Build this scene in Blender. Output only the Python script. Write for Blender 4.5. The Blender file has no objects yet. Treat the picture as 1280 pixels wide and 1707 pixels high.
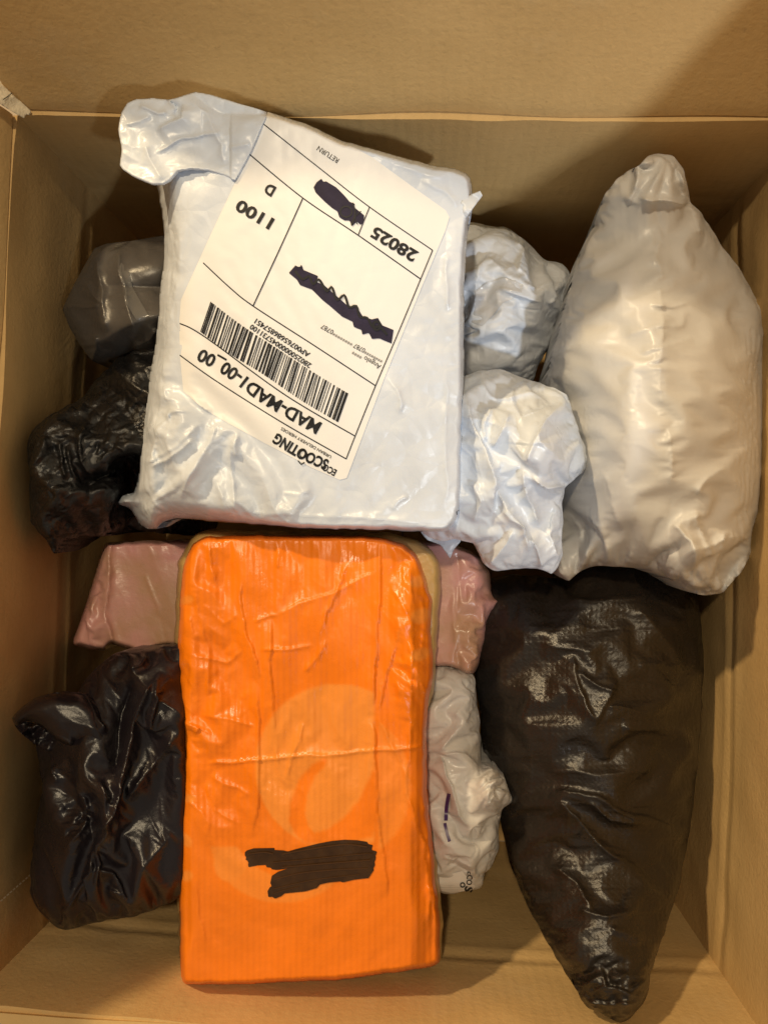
import bpy, bmesh, math
import numpy as np
from mathutils import Vector, Matrix

# ------------------------------------------------------------------ camera, world, lamps, exposure
SC = bpy.context.scene
COL = SC.collection
F = 1281.0
CAMZ = 0.72
cam = bpy.data.cameras.new('camera')
cam.sensor_fit = 'VERTICAL'; cam.sensor_height = 24; cam.lens = 24*F/1707
cam.clip_start = 0.01; cam.clip_end = 50
camo = bpy.data.objects.new('camera', cam); COL.objects.link(camo)
camo.location = (0, 0, CAMZ)
_d = Vector((75/F, -42/F, -1)).normalized()
_q = _d.rotation_difference(Vector((0, 0, -1)))
camo.rotation_mode = 'QUATERNION'; camo.rotation_quaternion = _q
SC.camera = camo
RM = np.array(_q.to_matrix())

w = bpy.data.worlds.new('World'); SC.world = w; w.use_nodes = True
w.node_tree.nodes['Background'].inputs[0].default_value = (1.0, 0.87, 0.70, 1)
w.node_tree.nodes['Background'].inputs[1].default_value = 0.27

def lamp(name, loc, target, power, size, color):
    l = bpy.data.lights.new(name, 'AREA'); l.energy = power; l.color = color
    l.shape = 'DISK'; l.size = size
    o = bpy.data.objects.new(name, l); COL.objects.link(o); o.location = loc
    o.rotation_euler = (Vector(target)-Vector(loc)).to_track_quat('-Z', 'Y').to_euler()
    return o
lamp('warm_lamp', (-1.05, 1.33, 1.70), (0, -.05, .28), 38, 0.09, (1.0, 0.75, 0.43))
lamp('ceiling_lamp', (-0.15, 0.62, 2.4), (0, 0, .25), 25, 0.09, (1.0, 0.80, 0.52))
l = bpy.data.lights.new('cool_lamp', 'SPOT'); l.energy = 98; l.color = (0.90, 0.96, 1.0); l.shadow_soft_size = .05
l.spot_size = math.radians(15.5); l.spot_blend = 1.0
o = bpy.data.objects.new('cool_lamp', l); COL.objects.link(o); o.location = (0.95, -1.12, 1.85)
o.rotation_euler = (Vector((.11, .13, .3))-o.location).to_track_quat('-Z', 'Y').to_euler()

SC.view_settings.view_transform = 'Standard'; SC.view_settings.look = 'None'
SC.view_settings.exposure = -0.17; SC.view_settings.gamma = 1
SC.cycles.max_bounces = 8

# ------------------------------------------------------------------ maths helpers
def P(px, py, z):
    """point of the world seen at photograph pixel (px,py) at height z"""
    px = np.asarray(px, float); py = np.asarray(py, float); z = np.asarray(z, float)
    v = np.stack([(px-640)/F, -(py-853.5)/F, -np.ones_like(px)], -1) @ RM.T
    t = (z-CAMZ)/v[..., 2]
    return np.stack([v[..., 0]*t, v[..., 1]*t, z+0*px], -1)

def sm(a, b, x):
    t = np.clip((x-a)/(b-a), 0, 1); return t*t*(3-2*t)

_tabs = {}
def _tab(seed):
    if seed not in _tabs: _tabs[seed] = np.random.RandomState(seed).rand(256, 256)*2-1
    return _tabs[seed]

def noise(x, y, s, seed=0):
    t = _tab(seed); x = x/s; y = y/s
    i = np.floor(x).astype(int); j = np.floor(y).astype(int); u = x-i; v = y-j
    u = u*u*(3-2*u); v = v*v*(3-2*v)
    g = lambda a, b: t[(i+a) % 256, (j+b) % 256]
    return (g(0, 0)*(1-u)+g(1, 0)*u)*(1-v)+(g(0, 1)*(1-u)+g(1, 1)*u)*v

def facet(x, y, s, seed=0, ang=0.0, stretch=1.0, warp=0.45):
    """piecewise flat facets with sharp folds between them (crumpled film)"""
    wx = x+warp*s*noise(x, y, s*1.3, seed+11)+0.4*warp*s*noise(x, y, s*.45, seed+13)
    wy = y+warp*s*noise(x, y, s*1.3, seed+12)+0.4*warp*s*noise(x, y, s*.45, seed+14)
    c, si = math.cos(ang), math.sin(ang)
    a = (wx*c+wy*si)/(s*stretch); b = (-wx*si+wy*c)/s
    a2 = a+b*.5
    t = _tab(seed+5)
    i = np.floor(a2).astype(int); j = np.floor(b).astype(int); u = a2-i; v = b-j
    g = lambda p, q: t[(i+p) % 256, (j+q) % 256]
    lo = g(0, 0)+u*(g(1, 0)-g(0, 0))+v*(g(0, 1)-g(0, 0))
    hi = g(1, 1)+(1-u)*(g(0, 1)-g(1, 1))+(1-v)*(g(1, 0)-g(1, 1))
    return np.where(u+v < 1, lo, hi)

def crumple(x, y, s, seed=0, ang=0.0, stretch=1.0, edge=.35, warp=0.35):
    """flat facets whose shared edges stand up as thin sharp ridges"""
    wx = x+warp*s*noise(x, y, s*1.3, seed+11); wy = y+warp*s*noise(x, y, s*1.3, seed+12)
    c, si = math.cos(ang), math.sin(ang)
    a = (wx*c+wy*si)/(s*stretch); b = (-wx*si+wy*c)/s; a2 = a+b*.5; t = _tab(seed+5)
    i = np.floor(a2).astype(int); j = np.floor(b).astype(int); u = a2-i; v = b-j
    g = lambda p, q: t[(i+p) % 256, (j+q) % 256]
    low = u+v < 1
    h = np.where(low, g(0, 0)+u*(g(1, 0)-g(0, 0))+v*(g(0, 1)-g(0, 0)), g(1, 1)+(1-u)*(g(0, 1)-g(1, 1))+(1-v)*(g(1, 0)-g(1, 1)))
    e = np.where(low, np.minimum(np.minimum(u, v), 1-u-v), np.minimum(np.minimum(1-u, 1-v), u+v-1))
    m = noise(x, y, s*1.6, seed+17)
    return h+edge*np.exp(-e*s/3.2)*np.clip(m*1.6, -.5, 1)

def pleats(X, Y, cx, cy, amp, r0, r1, n=7, seed=0, rin=6):
    """folds radiating from a gathered or pinched point"""
    dx = X-cx; dy = Y-cy; r = np.hypot(dx, dy)+1e-6
    th = np.arctan2(dy, dx)+.25*noise(X, Y, r1*.5, seed+1)
    k = th*n/math.pi; t = _tab(seed+2)[7]
    i = np.floor(k).astype(int); f = k-i
    h = t[i % (2*n)]*(1-f)+t[(i+1) % (2*n)]*f
    h = h+.4*(t[(i+9) % 40]*(1-np.abs(2*f-1)))
    return amp*h*sm(0, rin+r0, r)*sm(r1, r0, r)

def ridged(x, y, s, seed=0, ang=0.0, stretch=1.0):
    c, si = math.cos(ang), math.sin(ang)
    wx = x+.5*s*noise(x, y, s*2, seed+3); wy = y+.5*s*noise(x, y, s*2, seed+4)
    a = (wx*c+wy*si)/stretch; b = -wx*si+wy*c
    return (1-np.abs(noise(a, b, s, seed)))**3

def polyd(X, Y, pts, closed=False):
    """distance, position along (0..1), side (+-1) of the nearest piece of a polyline"""
    pts = np.asarray(pts, float); n = len(pts)
    best = np.full(X.shape, 1e9); S = np.zeros(X.shape); T = np.zeros(X.shape)
    segs = [(pts[k], pts[(k+1) % n]) for k in range(n if closed else n-1)]
    L = [math.hypot(*(b-a)) for a, b in segs]; tot = sum(L) or 1; acc = 0
    for (a, b), l in zip(segs, L):
        dx, dy = b-a; l2 = l*l+1e-12
        t = np.clip(((X-a[0])*dx+(Y-a[1])*dy)/l2, 0, 1)
        qx = X-(a[0]+t*dx); qy = Y-(a[1]+t*dy)
        d = np.hypot(qx, qy); m = d < best
        best = np.where(m, d, best); T = np.where(m, (acc+t*l)/tot, T)
        S = np.where(m, np.sign(dx*qy-dy*qx), S); acc += l
    return best, T, S

def inside(X, Y, pts):
    pts = np.asarray(pts, float); r = np.zeros(X.shape, bool); n = len(pts)
    for k in range(n):
        x0, y0 = pts[k]; x1, y1 = pts[(k+1) % n]
        if y0 == y1: continue
        c = ((y0 > Y) != (y1 > Y)) & (X < (x1-x0)*(Y-y0)/(y1-y0)+x0)
        r ^= c
    return r

def spline(pts, closed=True, step=6, tight=0.5):
    p = np.asarray(pts, float); n = len(p); out = []
    for k in range(n if closed else n-1):
        g = lambda i: p[i % n] if closed else p[min(max(i, 0), n-1)]
        a, b, c, d = g(k-1), g(k), g(k+1), g(k+2)
        m = max(1, int(math.hypot(*(c-b))/step))
        for q in range(m):
            t = q/m; m1 = (c-a)*tight; m2 = (d-b)*tight
            out.append((2*t**3-3*t**2+1)*b+(t**3-2*t**2+t)*m1+(-2*t**3+3*t**2)*c+(t**3-t**2)*m2)
    if not closed: out.append(p[-1])
    return np.array(out)

def crease(X, Y, pts, amp, w, kind='ridge', taper=.18):
    """height of one fold drawn through pts; fold = raised on one side only"""
    pts = np.asarray(pts, float)
    lo = pts.min(0)-w*6; hi = pts.max(0)+w*6
    m = (X > lo[0]) & (X < hi[0]) & (Y > lo[1]) & (Y < hi[1])
    out = np.zeros(X.shape)
    if not m.any(): return out
    x = X[m]; y = Y[m]
    x = x+noise(x, y, 30, 91)*3+noise(x, y, 11, 93)*1.2; y = y+noise(x, y, 30, 92)*3
    d, t, s = polyd(x, y, pts)
    e = np.minimum(sm(0, taper, t), sm(0, taper, 1-t)) if taper else 1
    if kind == 'ridge': h = np.exp(-d/w)
    elif kind == 'valley': h = -np.exp(-d/w)
    else:                                                    # fold
        h = np.where(s > 0, np.exp(-d/(w*3)), np.exp(-d/(w*.35)))
    out[m] = amp*e*h
    return out

def creases(X, Y, rows):
    h = 0
    for r in rows: h = h+crease(X, Y, *r)
    return h

def pillow(X, Y, ins):
    """inflated height 0..1 on the mask (Poisson solution, square-rooted)"""
    ny, nx = X.shape; k = max(1, int(max(nx, ny)/56))
    m = ins[::k, ::k]; m = np.pad(m, 1).astype(float)
    phi = np.zeros(m.shape)
    for _ in range(1400):
        phi[1:-1, 1:-1] = (phi[:-2, 1:-1]+phi[2:, 1:-1]+phi[1:-1, :-2]+phi[1:-1, 2:]+1)*.25*m[1:-1, 1:-1]
    phi /= phi.max()
    jj = np.arange(ny)/k+1; ii = np.arange(nx)/k+1
    j0 = np.minimum(jj.astype(int), m.shape[0]-2); i0 = np.minimum(ii.astype(int), m.shape[1]-2)
    v = np.clip(jj-j0, 0, 1)[:, None]; u = np.clip(ii-i0, 0, 1)[None, :]
    g = lambda a, b: phi[np.ix_(j0+a, i0+b)]
    return (g(0, 0)*(1-u)+g(0, 1)*u)*(1-v)+(g(1, 0)*(1-u)+g(1, 1)*u)*v

# ------------------------------------------------------------------ objects
def tag(o, label=None, cat=None, group=None, kind=None):
    if label: o['label'] = label
    if cat: o['category'] = cat
    if group: o['group'] = group
    if kind: o['kind'] = kind
    return o

def empty(name, loc, label, cat, group=None):
    o = bpy.data.objects.new(name, None); COL.objects.link(o); o.location = loc
    o.empty_display_size = .02
    return tag(o, label, cat, group)

def link(name, me, mat, parent=None, smooth=True):
    o = bpy.data.objects.new(name, me); COL.objects.link(o)
    if mat: me.materials.append(mat)
    if smooth: me.polygons.foreach_set('use_smooth', [True]*len(me.polygons))
    if parent is not None:
        o.parent = parent
        l = Matrix.Translation(parent_loc(parent)); o.matrix_parent_inverse = l.inverted()
    return o

def parent_loc(p):
    v = Vector(p.location)
    if p.parent: pass
    return v

def mesh_np(name, V, Q, uv=None, attr=None):
    me = bpy.data.meshes.new(name)
    me.vertices.add(len(V)); me.vertices.foreach_set('co', np.asarray(V, np.float32).ravel())
    n = len(Q); k = Q.shape[1]
    me.loops.add(n*k); me.loops.foreach_set('vertex_index', Q.astype(np.int32).ravel())
    me.polygons.add(n)
    me.polygons.foreach_set('loop_start', np.arange(0, n*k, k, dtype=np.int32))
    me.polygons.foreach_set('loop_total', np.full(n, k, np.int32))
    me.update(calc_edges=True)
    if uv is not None:
        l = me.uv_layers.new(name='UVMap')
        l.data.foreach_set('uv', uv[Q.ravel()].astype(np.float32).ravel())
    if attr is not None:
        a = me.attributes.new('mark', 'FLOAT', 'POINT'); a.data.foreach_set('value', attr.astype(np.float32))
    return me

class Surf: pass

def up2(d, ny, nx):
    """bilinear x2 of a coarse field onto ny x nx"""
    Yc = np.arange(ny)/2.; Xc = np.arange(nx)/2.
    j0 = np.clip(Yc.astype(int), 0, d.shape[0]-2); i0 = np.clip(Xc.astype(int), 0, d.shape[1]-2)
    v = np.clip(Yc-j0, 0, 1)[:, None, None]; u = np.clip(Xc-i0, 0, 1)[None, :, None]
    g = lambda a, b: d[np.ix_(j0+a, i0+b)]
    return (g(0, 0)*(1-u)+g(0, 1)*u)*(1-v)+(g(1, 0)*(1-u)+g(1, 1)*u)*v

def film(P0, free, eps, seed=1, iters=(350, 250, 110), bend=(.15, .07, .03), ang=0.0, aniso=.0, press=0.0, start=.004):
    """let a slightly oversized film settle over the filled shape P0 (rows x cols x 3) so that it buckles into folds,
    coarse folds first, then finer ones; eps = local surplus of film (same grid)"""
    n = len(iters); D = None
    for lv in range(n):
        k = 2**(n-1-lv); G = P0[::k, ::k]; fr = free[::k, ::k]; e = eps[::k, ::k]; ny, nx, _ = G.shape
        jj, ii = np.meshgrid(np.arange(ny)*k*1., np.arange(nx)*k*1., indexing='ij')
        if D is None:
            D = np.zeros_like(G); D[..., 2] = np.where(fr, start*noise(ii, jj, 14, seed+3)*np.minimum(1, e*25), 0)
        else: D = up2(D, ny, nx)*fr[..., None]
        D[..., 2] += np.where(fr, (.0005, .0003, .00002)[lv]*k*noise(ii, jj, 3.3*k, seed+4+lv)*np.minimum(1, e*25), 0)
        Q = G+D; F3 = fr[..., None].astype(float)
        dirs = [((0, 1), 0, 1.0), ((1, 0), math.pi/2, 1.0), ((1, 1), math.pi/4, .6), ((1, -1), -math.pi/4, .6), ((0, 2), 0, bend[lv]), ((2, 0), math.pi/2, bend[lv])]
        def sl(a, dj, di): return a[:ny-dj, max(0, -di):nx-max(0, di)], a[dj:, max(0, di):nx+min(0, di)]
        cons = []
        for (dj, di), th, kk in dirs:
            A, B = sl(G, dj, di); ea, eb = sl(e, dj, di); fa, fb = sl(fr, dj, di)
            L = np.linalg.norm(B-A, axis=-1)*(1+(ea+eb)*.5*(1+aniso*math.cos(2*(th-ang)))); cons.append((dj, di, L, np.where(fa | fb, kk, 0.)))
        W = np.full((ny, nx), 1e-9)
        for dj, di, L, kk in cons:
            Wa, Wb = sl(W, dj, di); Wa += kk*.5; Wb += kk*.5
        W = (1.15/np.maximum(W, .5))[..., None]*F3
        vel = np.zeros_like(Q); flo = G[..., 2]-.0015
        for it in range(iters[lv]):
            old = Q; Q = Q+vel*.88*F3
            if press: Q[..., 2] += press*fr
            C = np.zeros_like(Q)
            for dj, di, L, kk in cons:
                A, B = sl(Q, dj, di); d = B-A; l = np.sqrt((d*d).sum(-1))+1e-12
                c = d*(kk*(l-L)/l*.5)[..., None]; Ca, Cb = sl(C, dj, di); Ca += c; Cb -= c
            Q = Q+C*W; Q[..., 2] = np.maximum(Q[..., 2], flo); vel = Q-old
        D = Q-G
    return D

def sheet(name, outline, top, mat, parent=None, bottom=None, step=2.5, smooth_outline=True, attr=None, rough=0.0, seed=1, tight=.5, relax=None):
    """closed film body: top(X,Y,D,ins)->z over the outline, bottom(X,Y,D,ztop)->z below; both meet at the rim"""
    ol = spline(outline, True, 5, tight) if smooth_outline else np.asarray(outline, float)
    if rough:
        r = np.random.RandomState(seed)
        ol = ol+np.stack([noise(ol[:, 0], ol[:, 1], 14, seed+1), noise(ol[:, 0], ol[:, 1], 14, seed+2)], 1)*rough
    x0, y0 = np.floor(ol.min(0)/step)*step-step; x1, y1 = ol.max(0)+2*step
    gx = np.arange(x0, x1, step); gy = np.arange(y0, y1, step)
    X, Y = np.meshgrid(gx, gy)
    ins = inside(X, Y, ol)
    # nearest outline point
    best = np.full(X.shape, 1e9); NX = X.copy(); NY = Y.copy(); n = len(ol)
    for k in range(n):
        a = ol[k]; b = ol[(k+1) % n]; dx, dy = b-a; l2 = dx*dx+dy*dy+1e-12
        t = np.clip(((X-a[0])*dx+(Y-a[1])*dy)/l2, 0, 1)
        qx = a[0]+t*dx; qy = a[1]+t*dy; d = (X-qx)**2+(Y-qy)**2; m = d < best
        best = np.where(m, d, best); NX = np.where(m, qx, NX); NY = np.where(m, qy, NY)
    D = np.sqrt(best)
    keep = ins & (D > .35*step)
    snap = ~keep
    XX = np.where(snap, NX, X); YY = np.where(snap, NY, Y); DD = np.where(snap, 0, D)
    Z = top(XX, YY, DD, ins)
    cell = keep[:-1, :-1] | keep[1:, :-1] | keep[:-1, 1:] | keep[1:, 1:]
    ny, nx = X.shape
    idx = np.arange(ny*nx).reshape(ny, nx)
    jj, ii = np.nonzero(cell)
    Q = np.stack([idx[jj, ii], idx[jj+1, ii], idx[jj+1, ii+1], idx[jj, ii+1]], 1)
    used = np.unique(Q); remap = -np.ones(ny*nx, int); remap[used] = np.arange(len(used))
    Qt = remap[Q]
    xf, yf, zf, df = XX.ravel()[used], YY.ravel()[used], Z.ravel()[used], DD.ravel()[used]
    V = P(xf, yf, zf); uv = np.stack([xf, yf], 1)/1000
    if relax is not None:
        rl = dict(relax); ef = rl.pop('e'); zonly = rl.pop('zonly', False)
        G = P(XX, YY, Z); fr = keep & (D > 1.4*step)
        E = np.clip(np.broadcast_to(ef(X, Y, D), X.shape)*(1+.8*noise(X, Y, 60, rl.get('seed', 1)+40)), 0, .2)
        d2 = film(G, fr, E, **rl)
        sw = lambda q: (q[:-2, 1:-1]+q[2:, 1:-1]+q[1:-1, :-2]+q[1:-1, 2:]+4*q[1:-1, 1:-1])/8
        d2[1:-1, 1:-1] = sw(d2)
        if zonly: d2[..., :2] = 0
        d2 = d2*(keep*sm(0, 4*step, D))[..., None]
        V = V+d2.reshape(-1, 3)[used]; Z = Z+d2[..., 2]; print('film', name, parent.name if parent else '', float(np.abs(d2[..., 2]).max()))
    at = attr(xf, yf) if attr is not None else None
    if bottom is not None:
        zb = np.minimum(bottom(xf, yf, df, zf), zf)
        inn = df > 0
        bmap = np.arange(len(used)); nb = inn.sum(); bmap[inn] = len(used)+np.arange(nb)
        Vb = V.copy(); Vb[:, 2] = zb
        V = np.concatenate([V, Vb[inn]]); uv = np.concatenate([uv, uv[inn]])
        if at is not None: at = np.concatenate([at, at[inn]])
        Qb = bmap[Qt][:, ::-1]
        good = ~np.all(Qb[:, ::-1] == Qt, 1)
        Qa = np.concatenate([Qt, Qb[good]])
    else: Qa = Qt
    me = mesh_np(name, V, Qa, uv, at); me.validate()
    o = link(name, me, mat, parent)
    s = Surf(); s.o = o; s.x0 = x0; s.y0 = y0; s.step = step; s.Z = Z; s.ol = ol
    return s

def zat(s, px, py, mx=False):
    a = (np.asarray(px, float)-s.x0)/s.step; b = (np.asarray(py, float)-s.y0)/s.step
    ny, nx = s.Z.shape
    a = np.clip(a, 0, nx-1.001); b = np.clip(b, 0, ny-1.001)
    i = a.astype(int); j = b.astype(int); u = a-i; v = b-j; Z = s.Z
    return (Z[j, i]*(1-u)+Z[j, i+1]*u)*(1-v)+(Z[j+1, i]*(1-u)+Z[j+1, i+1]*u)*v

def decal(name, outline, surf, off, mat, parent, step=2.5, smooth_outline=False, thick=0, rough=0, seed=1, attr=None, tight=.5):
    top = lambda X, Y, D, ins: zat(surf, X, Y)+off
    bot = (lambda X, Y, D, z: z-thick) if thick else None
    return sheet(name, outline, top, mat, parent, bot, step, smooth_outline, attr, rough, seed, tight)

def strip(name, pts, width, surf, off, mat, parent, n=4):
    """thin printed line through photograph pixels, draped"""
    p = spline(pts, False, n) if len(pts) > 2 else np.array([np.array(pts[0])+(np.array(pts[1])-np.array(pts[0]))*t for t in np.linspace(0, 1, max(2, int(math.dist(*pts)/n)))])
    t = np.gradient(p, axis=0); t /= np.linalg.norm(t, axis=1)[:, None]+1e-9
    nn = np.stack([-t[:, 1], t[:, 0]], 1)*width/2
    a = p+nn; b = p-nn; m = len(p)
    A = P(a[:, 0], a[:, 1], zat(surf, a[:, 0], a[:, 1])+off); B = P(b[:, 0], b[:, 1], zat(surf, b[:, 0], b[:, 1])+off)
    V = np.concatenate([A, B]); k = np.arange(m-1)
    return V, np.stack([k, k+1, m+k+1, m+k], 1)

def strips(name, rows, surf, off, mat, parent):
    Vs, Qs, c = [], [], 0
    for pts, wd in rows:
        V, Q = strip('', pts, wd, surf, off, None, None); Vs.append(V); Qs.append(Q+c); c += len(V)
    me = mesh_np(name, np.concatenate(Vs), np.concatenate(Qs)); return link(name, me, mat, parent, False)

def text(name, s, base, height, surf, off, mat, parent, bold=0.0, fit=True, spacing=1.0):
    """lettering: base = baseline in photograph pixels from first to last character; letters rise to its left-hand side (in picture, y down)"""
    cu = bpy.data.curves.new('t', 'FONT'); cu.body = s; cu.size = 1.0; cu.offset = bold; cu.space_character = spacing
    cu.resolution_u = 3
    ob = bpy.data.objects.new('t', cu); COL.objects.link(ob)
    dg = bpy.context.evaluated_depsgraph_get(); dg.update()
    me = bpy.data.meshes.new_from_object(ob.evaluated_get(dg))
    bpy.data.objects.remove(ob)
    bm = bmesh.new(); bm.from_mesh(me)
    xs = [v.co.x for v in bm.verts]; x0, x1 = min(xs), max(xs)
    b = spline(base, False, 3) if len(base) > 2 else np.array([np.array(base[0], float)+(np.array(base[1], float)-np.array(base[0], float))*t for t in np.linspace(0, 1, 20)])
    seg = np.r_[0, np.cumsum(np.hypot(*np.diff(b, axis=0).T))]; L = seg[-1]
    sc = L/(x1-x0); cap = .69
    bmesh.ops.triangulate(bm, faces=bm.faces)
    for _ in range(3):
        e = [e for e in bm.edges if math.hypot((e.verts[0].co.x-e.verts[1].co.x)*sc, (e.verts[0].co.y-e.verts[1].co.y)*height/cap) > 7]
        if not e: break
        bmesh.ops.subdivide_edges(bm, edges=e, cuts=1); bmesh.ops.triangulate(bm, faces=[f for f in bm.faces if len(f.verts) > 3])
    co = np.array([v.co[:] for v in bm.verts])
    s_ = (co[:, 0]-x0)*sc
    bx = np.interp(s_, seg, b[:, 0]); by = np.interp(s_, seg, b[:, 1])
    tx = np.interp(s_, seg, np.gradient(b[:, 0])); ty = np.interp(s_, seg, np.gradient(b[:, 1]))
    l = np.hypot(tx, ty); tx /= l; ty /= l
    h = co[:, 1]*height/cap
    px = bx+ty*h; py = by-tx*h
    W = P(px, py, zat(surf, px, py)+off)
    for v, q in zip(bm.verts, W): v.co = q
    bm.to_mesh(me); bm.free(); me.name = name
    return link(name, me, mat, parent, False)

# ------------------------------------------------------------------ materials
def mat(name, color, rough=.5, spec=.5, bump=(), coat=0, color2=None, cscale=30, cmix=(.35, .65), attr=None, sss=0, rough2=None, metallic=0, trans=0, tint=0.06):
    """bump: rows of (kind, scale, strength, coords, stretch)"""
    m = bpy.data.materials.new(name); m.use_nodes = True; nt = m.node_tree; N = nt.nodes; Lk = nt.links
    b = N['Principled BSDF']
    b.inputs['Roughness'].default_value = rough
    b.inputs['Specular IOR Level'].default_value = spec
    b.inputs['Coat Weight'].default_value = coat; b.inputs['Coat Roughness'].default_value = .15
    b.inputs['Metallic'].default_value = metallic
    if sss:
        b.inputs['Subsurface Weight'].default_value = sss; b.inputs['Subsurface Radius'].default_value = (.004, .003, .002); b.inputs['Subsurface Scale'].default_value = 1
    tc = N.new('ShaderNodeTexCoord')
    # colour with slight tonal mottling
    nz = N.new('ShaderNodeTexNoise'); nz.inputs['Scale'].default_value = cscale; nz.inputs['Detail'].default_value = 6
    Lk.new(tc.outputs['Object'], nz.inputs['Vector'])
    mr = N.new('ShaderNodeMapRange'); mr.inputs[1].default_value = cmix[0]; mr.inputs[2].default_value = cmix[1]
    Lk.new(nz.outputs['Fac'], mr.inputs[0])
    mx = N.new('ShaderNodeMix'); mx.data_type = 'RGBA'
    c2 = color2 or tuple(c*(1-tint*2) for c in color)
    mx.inputs[6].default_value = (*color, 1); mx.inputs[7].default_value = (*c2, 1)
    Lk.new(mr.outputs[0], mx.inputs[0]); out = mx.outputs[2]
    if attr:
        at = N.new('ShaderNodeAttribute'); at.attribute_name = 'mark'
        m2 = N.new('ShaderNodeMix'); m2.data_type = 'RGBA'; m2.inputs[7].default_value = (*attr, 1)
        Lk.new(at.outputs['Fac'], m2.inputs[0]); Lk.new(out, m2.inputs[6]); out = m2.outputs[2]
    Lk.new(out, b.inputs['Base Color'])
    if rough2 is not None:
        n2 = N.new('ShaderNodeTexNoise'); n2.inputs['Scale'].default_value = 45; n2.inputs['Detail'].default_value = 4
        Lk.new(tc.outputs['Object'], n2.inputs['Vector'])
        r2 = N.new('ShaderNodeMapRange'); r2.inputs[1].default_value = .35; r2.inputs[2].default_value = .65
        r2.inputs[3].default_value = rough; r2.inputs[4].default_value = rough2
        Lk.new(n2.outputs['Fac'], r2.inputs[0]); Lk.new(r2.outputs[0], b.inputs['Roughness'])
    prev = None
    for kind, scale, strength, coords, st in bump:
        mp = N.new('ShaderNodeMapping'); mp.inputs['Scale'].default_value = st
        Lk.new(tc.outputs[coords], mp.inputs['Vector'])
        if kind == 'noise':
            t = N.new('ShaderNodeTexNoise'); t.inputs['Scale'].default_value = scale; t.inputs['Detail'].default_value = 8; t.inputs['Roughness'].default_value = .6
            Lk.new(mp.outputs[0], t.inputs['Vector']); h = t.outputs['Fac']
        elif kind == 'crinkle':
            t0 = N.new('ShaderNodeTexNoise'); t0.inputs['Scale'].default_value = scale*.7; t0.inputs['Detail'].default_value = 2
            Lk.new(mp.outputs[0], t0.inputs['Vector'])
            va = N.new('ShaderNodeVectorMath'); va.operation = 'MULTIPLY_ADD'; va.inputs[1].default_value = (.6/scale,)*3
            Lk.new(t0.outputs['Color'], va.inputs[0]); Lk.new(mp.outputs[0], va.inputs[2])
            t = N.new('ShaderNodeTexVoronoi'); t.feature = 'DISTANCE_TO_EDGE'; t.inputs['Scale'].default_value = scale
            Lk.new(va.outputs[0], t.inputs['Vector'])
            q = N.new('ShaderNodeMapRange'); q.inputs[2].default_value = .25; Lk.new(t.outputs['Distance'], q.inputs[0]); h = q.outputs[0]
        elif kind == 'wave':
            t = N.new('ShaderNodeTexWave'); t.inputs['Scale'].default_value = scale; t.inputs['Distortion'].default_value = 1.0; t.inputs['Detail Scale'].default_value = .3
            Lk.new(mp.outputs[0], t.inputs['Vector']); h = t.outputs['Fac']
        elif kind == 'dots':
            t = N.new('ShaderNodeTexVoronoi'); t.inputs['Scale'].default_value = scale; t.inputs['Randomness'].default_value = .15
            Lk.new(mp.outputs[0], t.inputs['Vector'])
            q = N.new('ShaderNodeMapRange'); q.inputs[1].default_value = .0; q.inputs[2].default_value = .42; q.inputs[3].default_value = 1; q.inputs[4].default_value = 0
            Lk.new(t.outputs['Distance'], q.inputs[0]); h = q.outputs[0]
        bp = N.new('ShaderNodeBump'); bp.inputs['Strength'].default_value = 1; bp.inputs['Distance'].default_value = strength
        Lk.new(h, bp.inputs['Height'])
        if prev: Lk.new(prev, bp.inputs['Normal'])
        prev = bp.outputs[0]
    if prev: Lk.new(prev, b.inputs['Normal'])
    return m

U = (1, 1, 1)
M_card = mat('cardboard', (.61, .415, .185), .85, .25, [('noise', 350, .0004, 'Object', U), ('noise', 30, .0005, 'Object', U), ('wave', 45, .00010, 'Object', (1, 1, 0)), ('noise', 7, .0015, 'Object', U)], color2=(.55, .365, .155), cscale=14, rough2=.7)
M_cut = mat('cut_board', (.90, .80, .60), .9, .1, [('noise', 500, .0006, 'Object', U)])
M_white = mat('white_mailer_film', (.66, .72, .82), .27, .5, [('crinkle', 75, .00022, 'Object', U), ('noise', 160, .0002, 'Object', U)], rough2=.4)
M_blue = mat('bluish_mailer_film', (.68, .73, .82), .3, .5, [('crinkle', 85, .00030, 'Object', U), ('noise', 160, .0003, 'Object', U)], rough2=.45)
M_grey = mat('pale_grey_mailer_film', (.62, .61, .60), .28, .5, [('crinkle', 90, .00025, 'Object', U), ('noise', 160, .0002, 'Object', U)], rough2=.45)
M_big = mat('large_white_bag_film', (.63, .63, .635), .30, .5, [('noise', 120, .0002, 'Object', U)], rough2=.42)
M_orange = mat('orange_film', (.92, .215, .005), .23, .5, [('wave', 31, .00014, 'UV', (1, .02, 1)), ('noise', 110, .0005, 'Object', U)], attr=(.86, .33, .06), rough2=.5)
M_wrap = mat('tan_translucent_wrap', (.55, .36, .13), .3, .5, [('noise', 120, .0008, 'Object', U)])
M_pink = mat('pink_film_over_carton', (.60, .30, .29), .24, .6, [('noise', 110, .0005, 'Object', U)], color2=(.46, .27, .17), rough2=.36)
M_black = mat('black_bag_film', (.015, .011, .008), .26, .6, [('dots', 112, .00014, 'UV', (1, 1, 1)), ('noise', 140, .0010, 'Object', U)], rough2=.4)
M_black2 = mat('glossy_black_film', (.012, .009, .012), .27, .5, [('noise', 120, .0007, 'Object', U)], rough2=.34)
M_crinkle = mat('crinkled_black_film', (.009, .0085, .009), .24, .6, [('crinkle', 90, .0005, 'Object', U), ('noise', 260, .0008, 'Object', U)], rough2=.4)
M_dgrey = mat('dark_grey_film', (.065, .060, .058), .28, .5, [('noise', 90, .0006, 'Object', U)], rough2=.4)
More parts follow.
